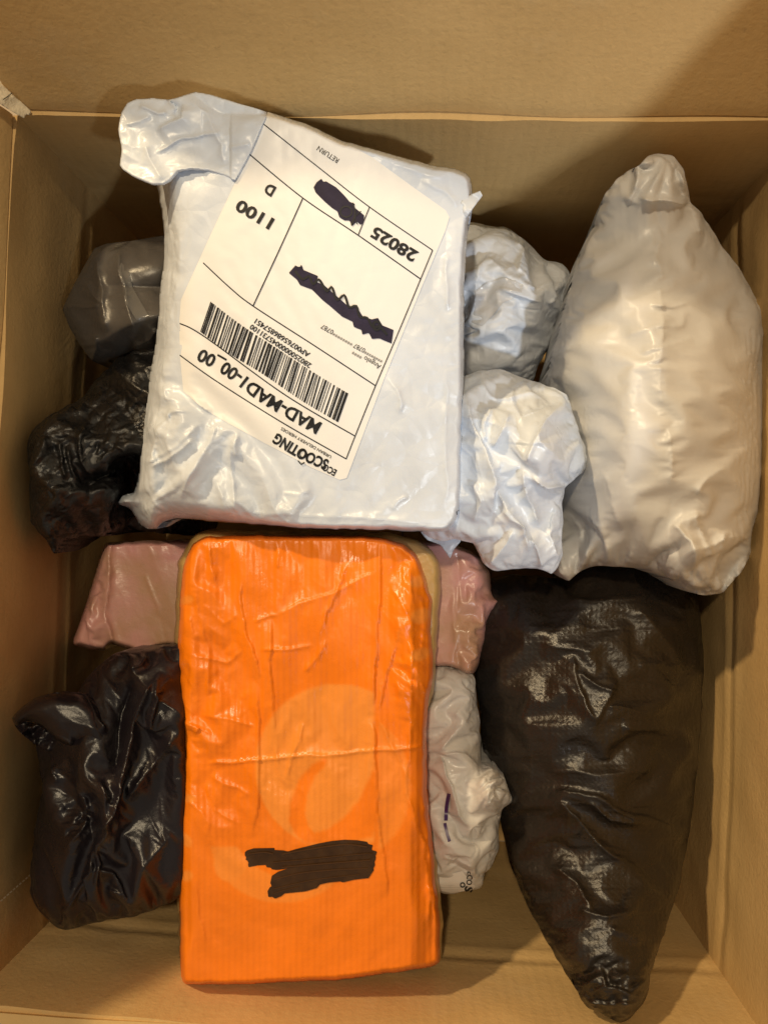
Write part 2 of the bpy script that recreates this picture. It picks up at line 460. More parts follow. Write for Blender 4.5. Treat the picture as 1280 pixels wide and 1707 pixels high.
M_paper = mat('label_paper', (.80, .80, .80), .38, .5, [('noise', 90, .0002, 'Object', U)], tint=.01, rough2=.5)
M_ink = mat('black_print', (.012, .012, .014), .5, .3)
M_marker = mat('violet_black_marker', (.014, .010, .028), .6, .25, [('noise', 200, .0002, 'Object', U)], color2=(.026, .020, .05), cscale=120)
M_marker2 = mat('brown_black_marker', (.034, .014, .003), .3, .5, [('noise', 200, .0004, 'Object', U)], color2=(.05, .022, .005), cscale=160)
M_purple = mat('purple_marker', (.05, .015, .12), .4, .5)
M_tape = mat('clear_tape', (.60, .62, .66), .12, .6, [('noise', 140, .0010, 'Object', U)])
M_ground = mat('floor_boards', (.42, .33, .24), .6, .3, [('noise', 60, .001, 'Object', U)], cscale=5)

def card_detail(m):
    nt = m.node_tree; N = nt.nodes; b = N['Principled BSDF']; src = b.inputs['Base Color'].links[0].from_socket
    tc = next(n for n in N if n.type == 'TEX_COORD')
    def layer(src, scale, st, lo, hi, col, amt):
        mp = N.new('ShaderNodeMapping'); mp.inputs['Scale'].default_value = st; nt.links.new(tc.outputs['Object'], mp.inputs['Vector'])
        t = N.new('ShaderNodeTexNoise'); t.inputs['Scale'].default_value = scale; t.inputs['Detail'].default_value = 9; t.inputs['Roughness'].default_value = .7
        nt.links.new(mp.outputs[0], t.inputs['Vector'])
        r = N.new('ShaderNodeMapRange'); r.inputs[1].default_value = lo; r.inputs[2].default_value = hi; r.inputs[4].default_value = amt
        nt.links.new(t.outputs['Fac'], r.inputs[0])
        x = N.new('ShaderNodeMix'); x.data_type = 'RGBA'; x.inputs[7].default_value = (*col, 1)
        nt.links.new(r.outputs[0], x.inputs[0]); nt.links.new(src, x.inputs[6]); return x.outputs[2]
    s_ = layer(src, 60, (1, 1, 6), .5, .75, (.40, .27, .12), .35)      # fibres lying along the board
    s_ = layer(s_, 220, U, .62, .72, (.28, .18, .08), .4)              # specks
    s_ = layer(s_, 7, (1, 1, 1), .55, .72, (.66, .50, .29), .45)       # rubbed patches
    nt.links.new(s_, b.inputs['Base Color'])
card_detail(M_card)
# ------------------------------------------------------------------ cardboard box
hinge = 0.29; ring = 0.195; TH = .006
hc = P(np.array([42, 1403, 1254, -66.]), np.array([187, 212, 1771, 1680.]), np.full(4, hinge))[:, :2]
cen = hc.mean(0); ux = (hc[1]-hc[0])+(hc[2]-hc[3]); ux /= np.linalg.norm(ux); uy = np.array([-ux[1], ux[0]])
HW = (np.linalg.norm(hc[1]-hc[0])+np.linalg.norm(hc[2]-hc[3]))/4; HL = (np.linalg.norm(hc[0]-hc[3])+np.linalg.norm(hc[1]-hc[2]))/4
print('box', HW*2, HL*2, 'centre', cen)
def bw(x, y, z): return np.array([cen[0]+ux[0]*x+uy[0]*y, cen[1]+ux[1]*x+uy[1]*y, z])

box = empty('cardboard_box', bw(0, 0, 0), 'open brown cardboard carton holding all the wrapped parcels', 'cardboard box')

def panel(name, a, b, nout, z0, z1, disp, parent, lean=0.0, nx=90, nz=60, mat_=M_card, label=None, taper=0):
    """board from a to b (plan), rising z0..z1, leaning outwards; disp(s,h)->offset inwards; s metres along, h metres up"""
    a = np.array(a, float); b = np.array(b, float); L = np.linalg.norm(b-a); t = (b-a)/L; n = np.array(nout, float)
    s = np.linspace(0, 1, nx); h = np.linspace(0, 1, nz)
    S, H = np.meshgrid(s, h)
    hh = H*(z1-z0); SS = S*L+taper*(0.5-S)*2*hh
    d = disp(S*L, hh)
    out = math.sin(lean)*hh-d*math.cos(lean); up = math.cos(lean)*hh+math.sin(lean)*d*-1
    def lay(extra):
        o2 = out+math.cos(lean)*extra; u2 = up-math.sin(lean)*extra
        x = a[0]+t[0]*SS+n[0]*o2; y = a[1]+t[1]*SS+n[1]*o2
        return np.stack([cen[0]+ux[0]*x+uy[0]*y, cen[1]+ux[1]*x+uy[1]*y, z0+u2], -1).reshape(-1, 3)
    V = np.concatenate([lay(0), lay(TH)]); N = nx*nz
    idx = np.arange(N).reshape(nz, nx)
    q = np.stack([idx[:-1, :-1], idx[:-1, 1:], idx[1:, 1:], idx[1:, :-1]], -1).reshape(-1, 4)
    Q = [q, q[:, ::-1]+N]
    for e in (idx[0], idx[-1][::-1], idx[:, -1], idx[:, 0][::-1]):
        Q.append(np.stack([e[1:], e[:-1], e[:-1]+N, e[1:]+N], 1))
    me = mesh_np(name, V, np.concatenate(Q)); me.validate()
    bm = bmesh.new(); bm.from_mesh(me); bmesh.ops.recalc_face_normals(bm, faces=bm.faces); bm.to_mesh(me); bm.free()
    o = link(name, me, mat_, parent)
    me.set_sharp_from_angle(angle=math.radians(50))
    if label: tag(o, label)
    return o

def score(h, h0, wdt=.0045, dep=.0007):
    d = np.abs(h-h0); return -dep*np.exp(-(d/wdt)**2)+dep*.6*np.exp(-((d-wdt*1.8)/wdt)**2)

def wdisp(seed, L, bulge, dep=.0007):
    def f(s, h):
        e = sm(0, .02, s)*sm(0, .02, L-s)
        r = score(h, ring, dep=dep)*sm(0, .004, s)*sm(0, .004, L-s)+e*(.0015*noise(s*1000, h*1000, 90, seed)+.0006*noise(s*1000, h*1000, 25, seed+1))
        return r-bulge*np.sin(math.pi*s/L)*np.sin(math.pi*np.clip(h/hinge, 0, 1))
    return f
W2, L2 = HW, HL
panel('wall', (-W2, L2), (W2, L2), (0, 1), 0, hinge, wdisp(1, 2*W2, .002, .0005), box, label='far wall of the carton')
panel('wall', (W2, -L2), (-W2, -L2), (0, -1), 0, hinge, wdisp(2, 2*W2, .002, .0016), box, label='near wall of the carton with a scored fold line')
panel('wall', (-W2, -L2), (-W2, L2), (-1, 0), 0, hinge, wdisp(3, 2*L2, .003, .0011), box, label='left wall of the carton, in shade')
panel('wall', (W2, L2), (W2, -L2), (1, 0), 0, hinge, wdisp(4, 2*L2, .003, .0014), box, label='right wall of the carton, brightly lit')
fd = lambda seed: (lambda s, h: .0018*noise(s*1000, h*1000, 80, seed)-.0012*np.exp(-(h/.004)**2))
FLAP = .25
far = panel('flap', (-W2, L2+.001), (W2, L2+.001), (0, 1), hinge+.0006, hinge+FLAP, fd(5), box, lean=math.radians(21), taper=.02)
panel('flap', (W2, -L2-.001), (-W2, -L2-.001), (0, -1), hinge+.0006, hinge+FLAP, fd(6), box, lean=math.radians(75), taper=.02)
panel('flap', (-W2-.001, -L2), (-W2-.001, L2), (-1, 0), hinge+.0006, hinge+FLAP, fd(7), box, lean=math.radians(19), taper=.02)
panel('flap', (W2+.001, L2), (W2+.001, -L2), (1, 0), hinge+.0006, hinge+.25, fd(8), box, lean=math.radians(10), taper=.02)
ct = sheet('corner_tape', [(-60, 92), (-20, 122), (6, 142), (32, 166), (52, 184), (50, 192), (44, 190), (40, 197), (33, 193), (8, 178), (-20, 158), (-60, 128)], lambda X, Y, D, i: hinge+.003+(50-X)*.00035+.0008*facet(X, Y, 20, 7), M_cut, box, lambda X, Y, D, z: z-.0012, tight=.1)
strips('tear_line', [([(6, 166), (12, 162), (21, 155)], 1.6)], ct, .0006, M_ink, ct.o)
# bottom: two closing flaps meeting in the middle
for sgn in (-1, 1):
    bm = bmesh.new(); x0, x1 = (-W2, -.0008) if sgn < 0 else (.0008, W2)
    vs = [bm.verts.new(bw(x, y, z)) for z in (-.006, 0) for x, y in ((x0, -L2), (x1, -L2), (x1, L2), (x0, L2))]
    for f in ((3, 2, 1, 0), (4, 5, 6, 7), (0, 1, 5, 4), (1, 2, 6, 5), (2, 3, 7, 6), (3, 0, 4, 7)): bm.faces.new([vs[i] for i in f])
    me = bpy.data.meshes.new('bottom_panel'); bm.to_mesh(me); bm.free(); link('bottom_panel', me, M_card, box, False)
# perforated line and small scuffs on the left wall
def on_left_wall(px, py, inset=.0012):
    lo, hi = 0.0, .45
    for _ in range(40):
        z = (lo+hi)/2; q = P(px, py, z)[:2]-cen
        if float(q@ux) < -W2+inset: lo = z          # ray already past the wall: nearer the camera
        else: hi = z
    return P(px, py, z)
bm = bmesh.new()
for k in range(13):
    a = np.array([-14+k*5.2, 1516-k*4.6]); b = a+np.array([3.4, -3.0]); n_ = np.array([.66, .75])*1.1
    bm.faces.new([bm.verts.new(on_left_wall(*q)) for q in (a-n_, b-n_, b+n_, a+n_)])
me = bpy.data.meshes.new('perforation'); bm.to_mesh(me); bm.free(); link('perforation', me, M_cut, box, False)
# room floor under the carton
bm = bmesh.new(); vs = [bm.verts.new((x, y, -.0075)) for x, y in ((-3, -3), (3, -3), (3, 3), (-3, 3))]; bm.faces.new(vs)
me = bpy.data.meshes.new('floor'); bm.to_mesh(me); bm.free()
tag(link('floor', me, M_ground, None, False), kind='structure')

# ------------------------------------------------------------------ parcels
def thing(name, px, py, z, label, cat, group=None):
    p = P(px, py, z); return empty(name, p, label, cat, group)

def rnd(D, r, H):
    """rounded shoulder: 0 at the rim rising to H at r pixels in"""
    t = np.clip(D/r, 0, 1); return H*np.sqrt(np.clip(1-(1-t)**2, 0, 1))

# --- pink parcel, lowest in the middle
t = thing('pink_parcel', 480, 1000, .14, 'cardboard carton in translucent pink film lying crosswise under the orange parcel', 'parcel', None)
def top(X, Y, D, ins):
    z = .190+rnd(D, 9, .026)
    z = z-.002*sm(185, 130, X)-.022*sm(775, 840, X)
    z = z+crease(X, Y, [(183, 905), (180, 960), (178, 1040), (190, 1085)], -.004, 7, 'valley', 0)*-1*-1
    z = z+crease(X, Y, [(763, 930), (762, 1000), (757, 1060), (765, 1120)], -.003, 5, 'ridge', 0)
    m = sm(180, 165, X)+sm(760, 775, X)
    z = z+m*(.0032*crumple(X, Y, 34, 3, 1.3, 2.4)+.0012*crumple(X, Y, 14, 4, 1.4, 2.8))+(1-m)*.0009*crumple(X, Y, 40, 5, 1.5, 3)
    return z+creases(X, Y, [([(150, 1060), (165, 1000), (182, 940)], .0025, 5), ([(790, 940), (790, 1000), (775, 1090)], .002, 5), ([(800, 960), (800, 1030), (790, 1100)], .002, 4), ([(240, 955), (262, 1010), (268, 1030)], .0008, 3)])
sheet('film_body', [(178, 905), (300, 900), (520, 900), (740, 903), (795, 925), (815, 955), (822, 990), (838, 1003), (822, 1022), (812, 1040), (808, 1070), (800, 1100), (792, 1120), (778, 1127), (762, 1118), (735, 1112), (520, 1100), (300, 1078), (255, 1083), (236, 1090), (215, 1082), (188, 1074), (175, 1085), (145, 1082), (122, 1073), (128, 1052), (140, 1020), (160, 955)],
      top, M_pink, t, lambda X, Y, D, z: .186-rnd(D, 14, .06), rough=1.5, tight=.2, relax=dict(seed=31, ang=1.57, aniso=.4, e=lambda X, Y, D: .006+.05*(sm(180, 165, X)+sm(760, 775, X))))

# --- pale grey bag with small print beside the orange parcel
t = thing('white_poly_bag', 770, 1300, .12, 'crumpled pale bag with a purple pen stroke, between the orange parcel and large black bag', 'parcel bag', 'white courier bags in the carton')
def top(X, Y, D, ins):
    p = np.sqrt(np.clip(pillow(X, Y, ins), 0, 1))
    z = .195+.036*p
    z = z+p*(.0050*crumple(X, Y, 66, 21, 1.2, 1.7, .1)+.0008*crumple(X, Y, 26, 22, .5, 1.3))
    k = np.exp(-(((X-826)/30)**2+((Y-1318)/36)**2)**1.5)
    z = z+k*(.022+.008*crumple(X, Y, 22, 23)+.003*facet(X, Y, 10, 24))
    return z+creases(X, Y, [([(735, 1258), (752, 1310), (768, 1350), (776, 1372)], .005, 5, 'fold'), ([(735, 1258), (765, 1215), (785, 1180)], .0035, 6), ([(735, 1258), (775, 1255), (800, 1280)], .004, 5, 'fold'), ([(785, 1130), (775, 1170), (755, 1205)], .003, 7), ([(740, 1420), (765, 1435), (790, 1440)], .003, 5), ([(745, 1405), (755, 1435), (785, 1455)], -.003, 5), ([(780, 1370), (800, 1390), (825, 1380)], .003, 4)])
s = sheet('film_body', [(690, 1112), (740, 1113), (772, 1116), (790, 1130), (797, 1180), (800, 1240), (802, 1272), (822, 1277), (840, 1298), (849, 1318), (852, 1338), (838, 1350), (832, 1370), (830, 1415), (822, 1440), (808, 1455), (802, 1478), (788, 1484), (752, 1490), (725, 1485), (690, 1480)],
      top, M_grey, t, lambda X, Y, D, z: .195-rnd(D, 60, .08), rough=2.0, tight=.3, step=1.5, relax=dict(seed=17, e=lambda X, Y, D: .10*sm(1465, 1440, Y)))
strips('pen_mark', [([(748, 1323), (744, 1345), (743, 1368)], 6), ([(741, 1372), (745, 1390), (749, 1403)], 5)], s, .0016, M_purple, t)
lb = decal('label', [(732, 1462), (770, 1452), (792, 1478), (788, 1483), (752, 1489), (732, 1484)], s, .0004, M_paper, t)
text('lettering', 'ECO', [(779, 1453), (777, 1475)], 9, s, .0012, M_ink, lb.o, .02)
text('lettering', 'S', [(776, 1477), (774, 1486)], 12, s, .0012, M_ink, lb.o, .04)
text('lettering', 'O', [(768, 1470), (766, 1479)], 8, s, .0012, M_ink, lb.o, .04)

# --- large black bag on the right
t = thing('black_poly_bag', 980, 1300, .12, 'large black plastic bag with embossed dots, tapering along the right wall', 'plastic bag', 'black plastic bags in the carton')
def top(X, Y, D, ins):
    p = pillow(X, Y, ins)**.62
    base = .165+.095*sm(1350, 1700, Y)
    z = base+.075*p
    z = z+p*(.0045*crumple(X, Y, 120, 31, .3, 1.5, .1)+.0010*crumple(X, Y, 46, 32, .1, 1.8)+.0009*ridged(X, Y, 26, 35, 0.05, 3))
    k = sm(1570, 1640, Y); z = z+k*(.0055*crumple(X, Y, 30, 33, 0, 1.6)+.002*facet(X, Y, 13, 34))+pleats(X, Y, 1040, 1712, .006, 40, 190, 9, 3)
    k2 = sm(905, 860, X)*sm(1600, 1400, Y); z = z+k2*.0012*ridged(X, Y, 16, 37, 1.45, 5)
    return z+creases(X, Y, [
        ([(910, 1318), (960, 1320), (1000, 1325), (1040, 1348), (1085, 1365), (1140, 1385)], .006, 8, 'fold'),
        ([(905, 1290), (960, 1285), (1020, 1292), (1100, 1282)], .004, 12),
        ([(915, 1325), (960, 1360), (990, 1400), (1020, 1430), (1050, 1445)], .005, 9),
        ([(975, 1330), (1020, 1362), (1070, 1370), (1040, 1350)], .004, 6),
        ([(1000, 1180), (1040, 1180), (1085, 1195)], .004, 10), ([(1030, 1210), (1075, 1218), (1120, 1212)], .004, 8),
        ([(950, 1090), (965, 1140), (980, 1180), (995, 1215)], .003, 6, 'fold'), ([(1030, 1130), (1010, 1170), (990, 1210)], .004, 7, 'fold'),
        ([(960, 1120), (1000, 1145), (1030, 1160)], .003, 5), ([(940, 1000), (1000, 1002), (1060, 995), (1090, 985)], .006, 8, 'fold'),
        ([(900, 1075), (960, 1085), (1000, 1090)], .002, 7), ([(1055, 1010), (1085, 1040), (1110, 1080)], .004, 14),
        ([(1060, 1110), (1090, 1105), (1110, 1100)], .002, 5), ([(920, 1440), (960, 1475), (990, 1520)], .004, 8),
        ([(960, 1515), (1010, 1528), (1055, 1515)], .004, 6), ([(1010, 1545), (1060, 1560), (1070, 1580)], .003, 8),
        ([(1000, 1610), (1010, 1645), (1050, 1652), (1075, 1625)], .005, 6, 'fold'), ([(970, 1665), (1010, 1672), (1060, 1668)], .004, 5)])
sheet('film_body', [(780, 985), (850, 960), (905, 962), (938, 966), (950, 947), (985, 939), (1060, 942), (1110, 950), (1150, 975), (1166, 1020), (1172, 1100), (1168, 1200), (1160, 1300), (1146, 1400), (1128, 1490), (1107, 1552), (1094, 1590), (1084, 1625), (1079, 1655), (1066, 1680), (1042, 1703), (1034, 1706), (1010, 1694), (978, 1678), (962, 1655), (930, 1602), (898, 1545), (873, 1498), (850, 1440), (838, 1385), (818, 1320), (806, 1260), (800, 1180), (785, 1080)],
      top, M_black, t, lambda X, Y, D, z: .165+.095*sm(1350, 1700, Y)-rnd(D, 90, .10), rough=1.5, tight=.35, relax=dict(seed=7, e=lambda X, Y, D: .032+.05*sm(1560, 1640, Y)+.02*sm(1000, 960, Y)))

# --- black bag lower left
t = thing('black_poly_bag', 180, 1320, .15, 'glossy black folded bag with an open rolled mouth in the lower left corner', 'plastic bag', 'black plastic bags in the carton')
def top(X, Y, D, ins):
    p = pillow(X, Y, ins)**.6
    z = .250+.034*p-.03*sm(300, 340, X)
    z = z+p*(.010*crumple(X, Y, 95, 41, 1.45, 2.0, .1)+.0018*crumple(X, Y, 40, 42, 1.2, 1.9))
    k = np.exp(-(((X-125)/55)**2+((Y-1370)/70)**2)); z = z+k*(.004*facet(X, Y, 26, 43, 1, 1.4)+.002*facet(X, Y, 13, 45))
    return z+creases(X, Y, [
        ([(262, 1130), (245, 1180), (225, 1240), (205, 1290), (190, 1330)], .010, 9), ([(225, 1130), (205, 1190), (200, 1250), (192, 1300)], -.007, 9),
        ([(262, 1130), (268, 1180), (255, 1230)], .007, 4), ([(150, 1160), (165, 1200), (182, 1225)], .006, 7, 'fold'),
        ([(165, 1400), (185, 1360), (205, 1300)], .008, 6), ([(170, 1290), (175, 1340), (180, 1390), (165, 1420)], .007, 8),
        ([(120, 1290), (145, 1330), (140, 1380), (110, 1420)], .005, 6), ([(75, 1250), (100, 1290), (105, 1310)], .004, 5),
        ([(165, 1400), (160, 1450), (128, 1492), (105, 1520), (110, 1545)], .006, 4), ([(165, 1445), (190, 1462), (212, 1490), (180, 1480)], .006, 5),
        ([(168, 1400), (172, 1440), (165, 1475)], .005, 4), ([(290, 1380), (250, 1440), (220, 1500)], .005, 16),
        ([(300, 1230), (250, 1290), (215, 1340)], .006, 12), ([(240, 1085), (235, 1110), (215, 1120)], .004, 4), ([(270, 1170), (275, 1150), (285, 1140)], .004, 4)])
s = sheet('film_body', [(62, 1235), (75, 1200), (100, 1172), (130, 1155), (145, 1130), (165, 1108), (190, 1090), (240, 1086), (280, 1078), (325, 1078), (345, 1120), (345, 1450), (310, 1490), (270, 1512), (235, 1525), (180, 1534), (130, 1546), (108, 1550), (88, 1542), (66, 1518), (52, 1490), (53, 1440), (58, 1385), (66, 1340), (74, 1312), (66, 1275)],
      top, M_black2, t, lambda X, Y, D, z: .250-rnd(D, 80, .11), rough=2, tight=.3, step=2, relax=dict(seed=9, e=lambda X, Y, D: .10, aniso=.45, ang=0.0))
def top(X, Y, D, ins):
    z = .272+rnd(D, 26, .014)
    return z+.003*facet(X, Y, 50, 46, .5, 1.6)+creases(X, Y, [([(30, 1205), (80, 1215), (120, 1240), (170, 1255)], .005, 5)])
sheet('rolled_mouth', [(21, 1197), (36, 1180), (62, 1162), (100, 1154), (135, 1158), (165, 1180), (178, 1215), (192, 1250), (205, 1295), (196, 1285), (180, 1262), (150, 1245), (130, 1240), (118, 1248), (95, 1233), (72, 1212), (48, 1202), (28, 1210)],
      top, M_black2, t, lambda X, Y, D, z: z-.004-rnd(D, 20, .006), tight=.3)
sheet('mouth_lining', [(24, 1204), (48, 1203), (74, 1214), (98, 1236), (120, 1250), (132, 1244), (150, 1250), (110, 1258), (70, 1248), (42, 1228), (30, 1216)],
      lambda X, Y, D, i: .264+.006*facet(X, Y, 18, 47)+.003*facet(X, Y, 9, 48), M_black2, t, lambda X, Y, D, z: z-.003, tight=.3)

# --- dark grey bag far left
t = thing('grey_poly_bag', 210, 500, .12, 'dark grey glossy mailer bag with sealed seam in the shaded far left corner', 'parcel bag')
def top(X, Y, D, ins):
    p = pillow(X, Y, ins)**.7
    z = .228+.040*p+p*(.012*crumple(X, Y, 110, 51, .2, 1.3, .05))
    return z+creases(X, Y, [([(105, 515), (140, 510), (170, 505)], .004, 5), ([(160, 412), (165, 450), (172, 500), (178, 560)], .006, 9), ([(140, 470), (155, 490), (172, 505)], .004, 5), ([(172, 495), (215, 490), (270, 482)], .002, 3, 'fold'), ([(198, 408), (200, 450), (212, 500), (225, 560)], .006, 10), ([(220, 580), (250, 565), (265, 545)], .005, 8), ([(150, 605), (160, 580), (160, 555)], .005, 6)])
s = sheet('film_body', [(105, 515), (122, 478), (140, 445), (158, 414), (178, 406), (215, 402), (270, 393), (330, 395), (335, 600), (275, 590), (215, 592), (168, 606), (152, 600), (132, 572), (116, 545)],
      top, M_dgrey, t, lambda X, Y, D, z: .228-rnd(D, 60, .09), tight=.05, step=2, relax=dict(seed=11, e=lambda X, Y, D: .025))
decal('tape', [(192, 408), (212, 403), (212, 440), (222, 480), (245, 520), (262, 552), (232, 540), (210, 505), (196, 460)], s, .0005, mat('grey_tape', (.11, .105, .10), .2, .5), t)

# --- crinkled black bag left
t = thing('black_poly_bag', 160, 760, .16, 'crinkled black bag between the dark grey bag and the pink carton', 'plastic bag', 'black plastic bags in the carton')
def top(X, Y, D, ins):
    p = pillow(X, Y, ins)**.6
    z = .232+.030*sm(180, 60, X)+.03*p-.045*sm(165, 235, X)*sm(740, 800, Y)
    z = z+p*(.007*crumple(X, Y, 64, 61, 1, 1.4, .1)+.002*crumple(X, Y, 26, 62, .6, 1.5)+.0016*facet(X, Y, 11, 63))
    return z+creases(X, Y, [([(105, 735), (112, 770), (118, 800)], .005, 4), ([(120, 745), (128, 780), (135, 800)], .005, 4), ([(85, 730), (80, 760), (55, 790)], .004, 6), ([(150, 700), (135, 730), (145, 770), (165, 800)], .005, 6), ([(190, 740), (220, 760), (235, 750)], .004, 5), ([(130, 805), (190, 790), (240, 750)], -.010, 9)])
sheet('film_body', [(46, 745), (56, 716), (78, 696), (108, 678), (140, 660), (170, 622), (200, 596), (250, 560), (320, 560), (335, 880), (250, 885), (190, 890), (135, 896), (108, 902), (98, 920), (92, 923), (82, 906), (58, 880), (50, 850), (50, 790)],
      top, M_crinkle, t, lambda X, Y, D, z: .232+.028*sm(180, 60, X)-.045*sm(165, 235, X)*sm(740, 800, Y)-rnd(D, 70, .09), rough=2.5, tight=.25, step=2, relax=dict(seed=13, e=lambda X, Y, D: .08))

# --- bluish white bag
t = thing('white_poly_bag', 850, 500, .12, 'bluish white crumpled bag with shiny clear tape, farthest back between labelled parcel and large bag', 'parcel bag', 'white courier bags in the carton')
def top(X, Y, D, ins):
    p = pillow(X, Y, ins)**.6
    z = .170+.060*p+p*(.005*crumple(X, Y, 70, 71, .4, 1.6, .1))
    k = sm(560, 500, Y)+.15; z = z+k*p*(.0025*crumple(X, Y, 34, 72, .5, 1.5)+.0008*crumple(X, Y, 15, 73))
    return z+creases(X, Y, [([(850, 405), (880, 430), (920, 440)], .005, 5), ([(800, 420), (840, 460), (880, 475), (935, 470)], .006, 6, 'fold'), ([(945, 450), (925, 480), (910, 510)], .006, 6), ([(905, 600), (920, 545), (940, 490)], .004, 7), ([(830, 480), (870, 490), (905, 500)], .004, 6), ([(790, 400), (800, 450), (790, 520)], .004, 5), ([(870, 415), (860, 450), (890, 480)], .004, 5)])
s = sheet('film_body', [(720, 380), (775, 371), (805, 373), (842, 380), (872, 398), (900, 425), (915, 436), (938, 440), (949, 458), (949, 490), (938, 530), (920, 570), (900, 605), (880, 640), (760, 650), (720, 600)],
      top, M_blue, t, lambda X, Y, D, z: .170-rnd(D, 60, .08), rough=2.5, tight=.3, step=1.8, relax=dict(seed=15, e=lambda X, Y, D: .03+.07*sm(560, 500, Y)))
decal('tape', [(772, 505), (790, 488), (812, 470), (850, 462), (872, 475), (868, 492), (838, 505), (822, 525), (800, 548), (772, 560)], s, .0005, M_tape, t)

# --- large white bag
t = thing('white_poly_bag', 1090, 640, .15, 'largest parcel bag, smooth off-white and bulging, against the right wall', 'parcel bag', 'white courier bags in the carton')
def top(X, Y, D, ins):
    p = pillow(X, Y, ins)**.55
    z = .215+.090*p+.055*sm(420, 280, Y)*(1-.6*p)-.040*sm(1060, 925, X)*sm(570, 700, Y)*sm(965, 880, Y)
    e = sm(.85, .35, p)
    z = z+p*(.0030*facet(X, Y, 150, 81, 1.35, 2.4)+.0008*crumple(X, Y, 48, 82, .2, 1.8, .2))+e*p*.0038*crumple(X, Y, 38, 88, 1.5, 3.6, .2)+pleats(X, Y, 1195, 1000, .010, 50, 230, 13, 9)+pleats(X, Y, 1110, 262, .006, 40, 170, 10, 19)+pleats(X, Y, 955, 975, .007, 40, 200, 12, 29)
    k = sm(880, 950, Y)*sm(1000, 1090, X); z = z+k*(.009*crumple(X, Y, 50, 83, 1.9, 1.4)+.004*crumple(X, Y, 22, 84))
    k = sm(345, 285, Y); z = z+k*.004*facet(X, Y, 40, 85, 1.4, 2)
    seam = np.exp(-np.abs(X-(1092+.06*(Y-400)+6*np.sin(Y/37.)))/13)*sm(380, 420, Y)*sm(830, 790, Y)
    z = z+seam*(.0012+.0016*crumple(X, Y, 14, 86, .2, 1.6))
    return z+creases(X, Y, [
        ([(1062, 325), (1100, 332), (1140, 340), (1150, 338)], -.007, 6, 'valley'), ([(1065, 275), (1060, 310), (1045, 340)], .005, 8),
        ([(1128, 270), (1125, 300), (1140, 330)], -.005, 6, 'ridge'), ([(1150, 340), (1158, 370), (1160, 395)], .005, 6),
        ([(1080, 505), (1120, 512), (1150, 500)], .0018, 4), ([(1040, 560), (1090, 545), (1150, 540)], .0014, 7),
        ([(1060, 590), (1110, 575), (1160, 560)], .0012, 6), ([(975, 850), (1005, 890), (1020, 940)], .004, 7), ([(1000, 780), (1020, 830), (1030, 890)], .003, 9),
        ([(950, 860), (965, 900), (985, 945)], .004, 6), ([(1000, 400), (975, 500), (965, 600)], .003, 10), ([(960, 520), (945, 600), (940, 680)], .003, 8),
        ([(1160, 850), (1175, 900), (1190, 940)], .007, 8, 'fold'), ([(1120, 870), (1150, 910), (1160, 960)], .006, 8), ([(1215, 880), (1200, 920), (1180, 985)], .007, 7, 'fold'), ([(1245, 900), (1225, 930), (1200, 955)], .006, 7),
        ([(1130, 930), (1180, 915), (1240, 890)], .005, 8), ([(1210, 780), (1180, 800), (1160, 830)], .004, 10), ([(1200, 500), (1220, 560), (1230, 640)], .002, 12),
        ([(1100, 400), (1095, 430), (1110, 470)], .002, 8)])
sheet('film_body', [(1066, 274), (1080, 260), (1102, 256), (1124, 262), (1139, 284), (1146, 318), (1150, 338), (1166, 350), (1182, 376), (1202, 408), (1226, 440), (1250, 480), (1268, 515), (1274, 560), (1273, 640), (1270, 720), (1268, 790), (1262, 850), (1252, 890), (1250, 925), (1232, 955), (1212, 978), (1200, 990), (1172, 992), (1148, 984), (1118, 966), (1082, 950), (1040, 946), (992, 944), (968, 952), (948, 968), (932, 962), (925, 930), (915, 850), (905, 740), (903, 680), (912, 620), (928, 560), (948, 480), (966, 420), (990, 370), (1008, 325), (1030, 296)],
      top, M_big, t, lambda X, Y, D, z: .215+.05*sm(420, 280, Y)-.040*sm(1060, 925, X)*sm(570, 700, Y)*sm(965, 880, Y)-rnd(D, 110, .11), rough=1.5, tight=.35, relax=dict(seed=3, e=lambda X, Y, D: .010+.020*sm(90, 15, D)+.05*sm(880, 960, Y)+.03*sm(360, 290, Y)))

# --- crumpled white bag in the middle
t = thing('white_poly_bag', 850, 790, .16, 'heavily creased white bag with a folded corner, between labelled parcel and largest white bag', 'parcel bag', 'white courier bags in the carton')
def top(X, Y, D, ins):
    p = pillow(X, Y, ins)**.6
    z = .255+.036*p+.018*np.exp(-(((X-925)/60)**2+((Y-745)/75)**2))*p
    z = z+p*(.008*crumple(X, Y, 84, 91, 1.1, 1.6, .1)+.0012*crumple(X, Y, 32, 92, 1.2, 1.8))+pleats(X, Y, 890, 800, .0015, 30, 150, 9, 41)
    return z+creases(X, Y, [
        ([(780, 655), (790, 710), (812, 750), (826, 800), (815, 860)], .007, 8, 'fold'), ([(850, 690), (838, 720), (820, 752)], .006, 7), ([(850, 640), (858, 680), (870, 700), (930, 672)], .005, 7, 'fold'),
        ([(870, 780), (890, 740), (905, 700), (945, 665)], .008, 9, 'fold'), ([(880, 790), (910, 810), (945, 808), (975, 790)], -.007, 6, 'valley'), ([(870, 780), (872, 810), (890, 850), (900, 880)], .007, 7),
        ([(826, 810), (845, 850), (875, 892), (880, 920)], -.006, 6, 'valley'), ([(835, 845), (850, 865), (878, 890)], .004, 4), ([(890, 700), (900, 740), (925, 760)], .003, 5),
        ([(815, 945), (840, 905), (855, 880)], .005, 6), ([(905, 950), (895, 910), (880, 890)], .005, 6), ([(930, 940), (915, 890), (930, 830)], .004, 6),
        ([(790, 640), (820, 660), (850, 665), (900, 660)], .004, 6), ([(820, 680), (810, 710), (812, 740)], .004, 5), ([(790, 800), (800, 830), (790, 870)], .004, 7)])
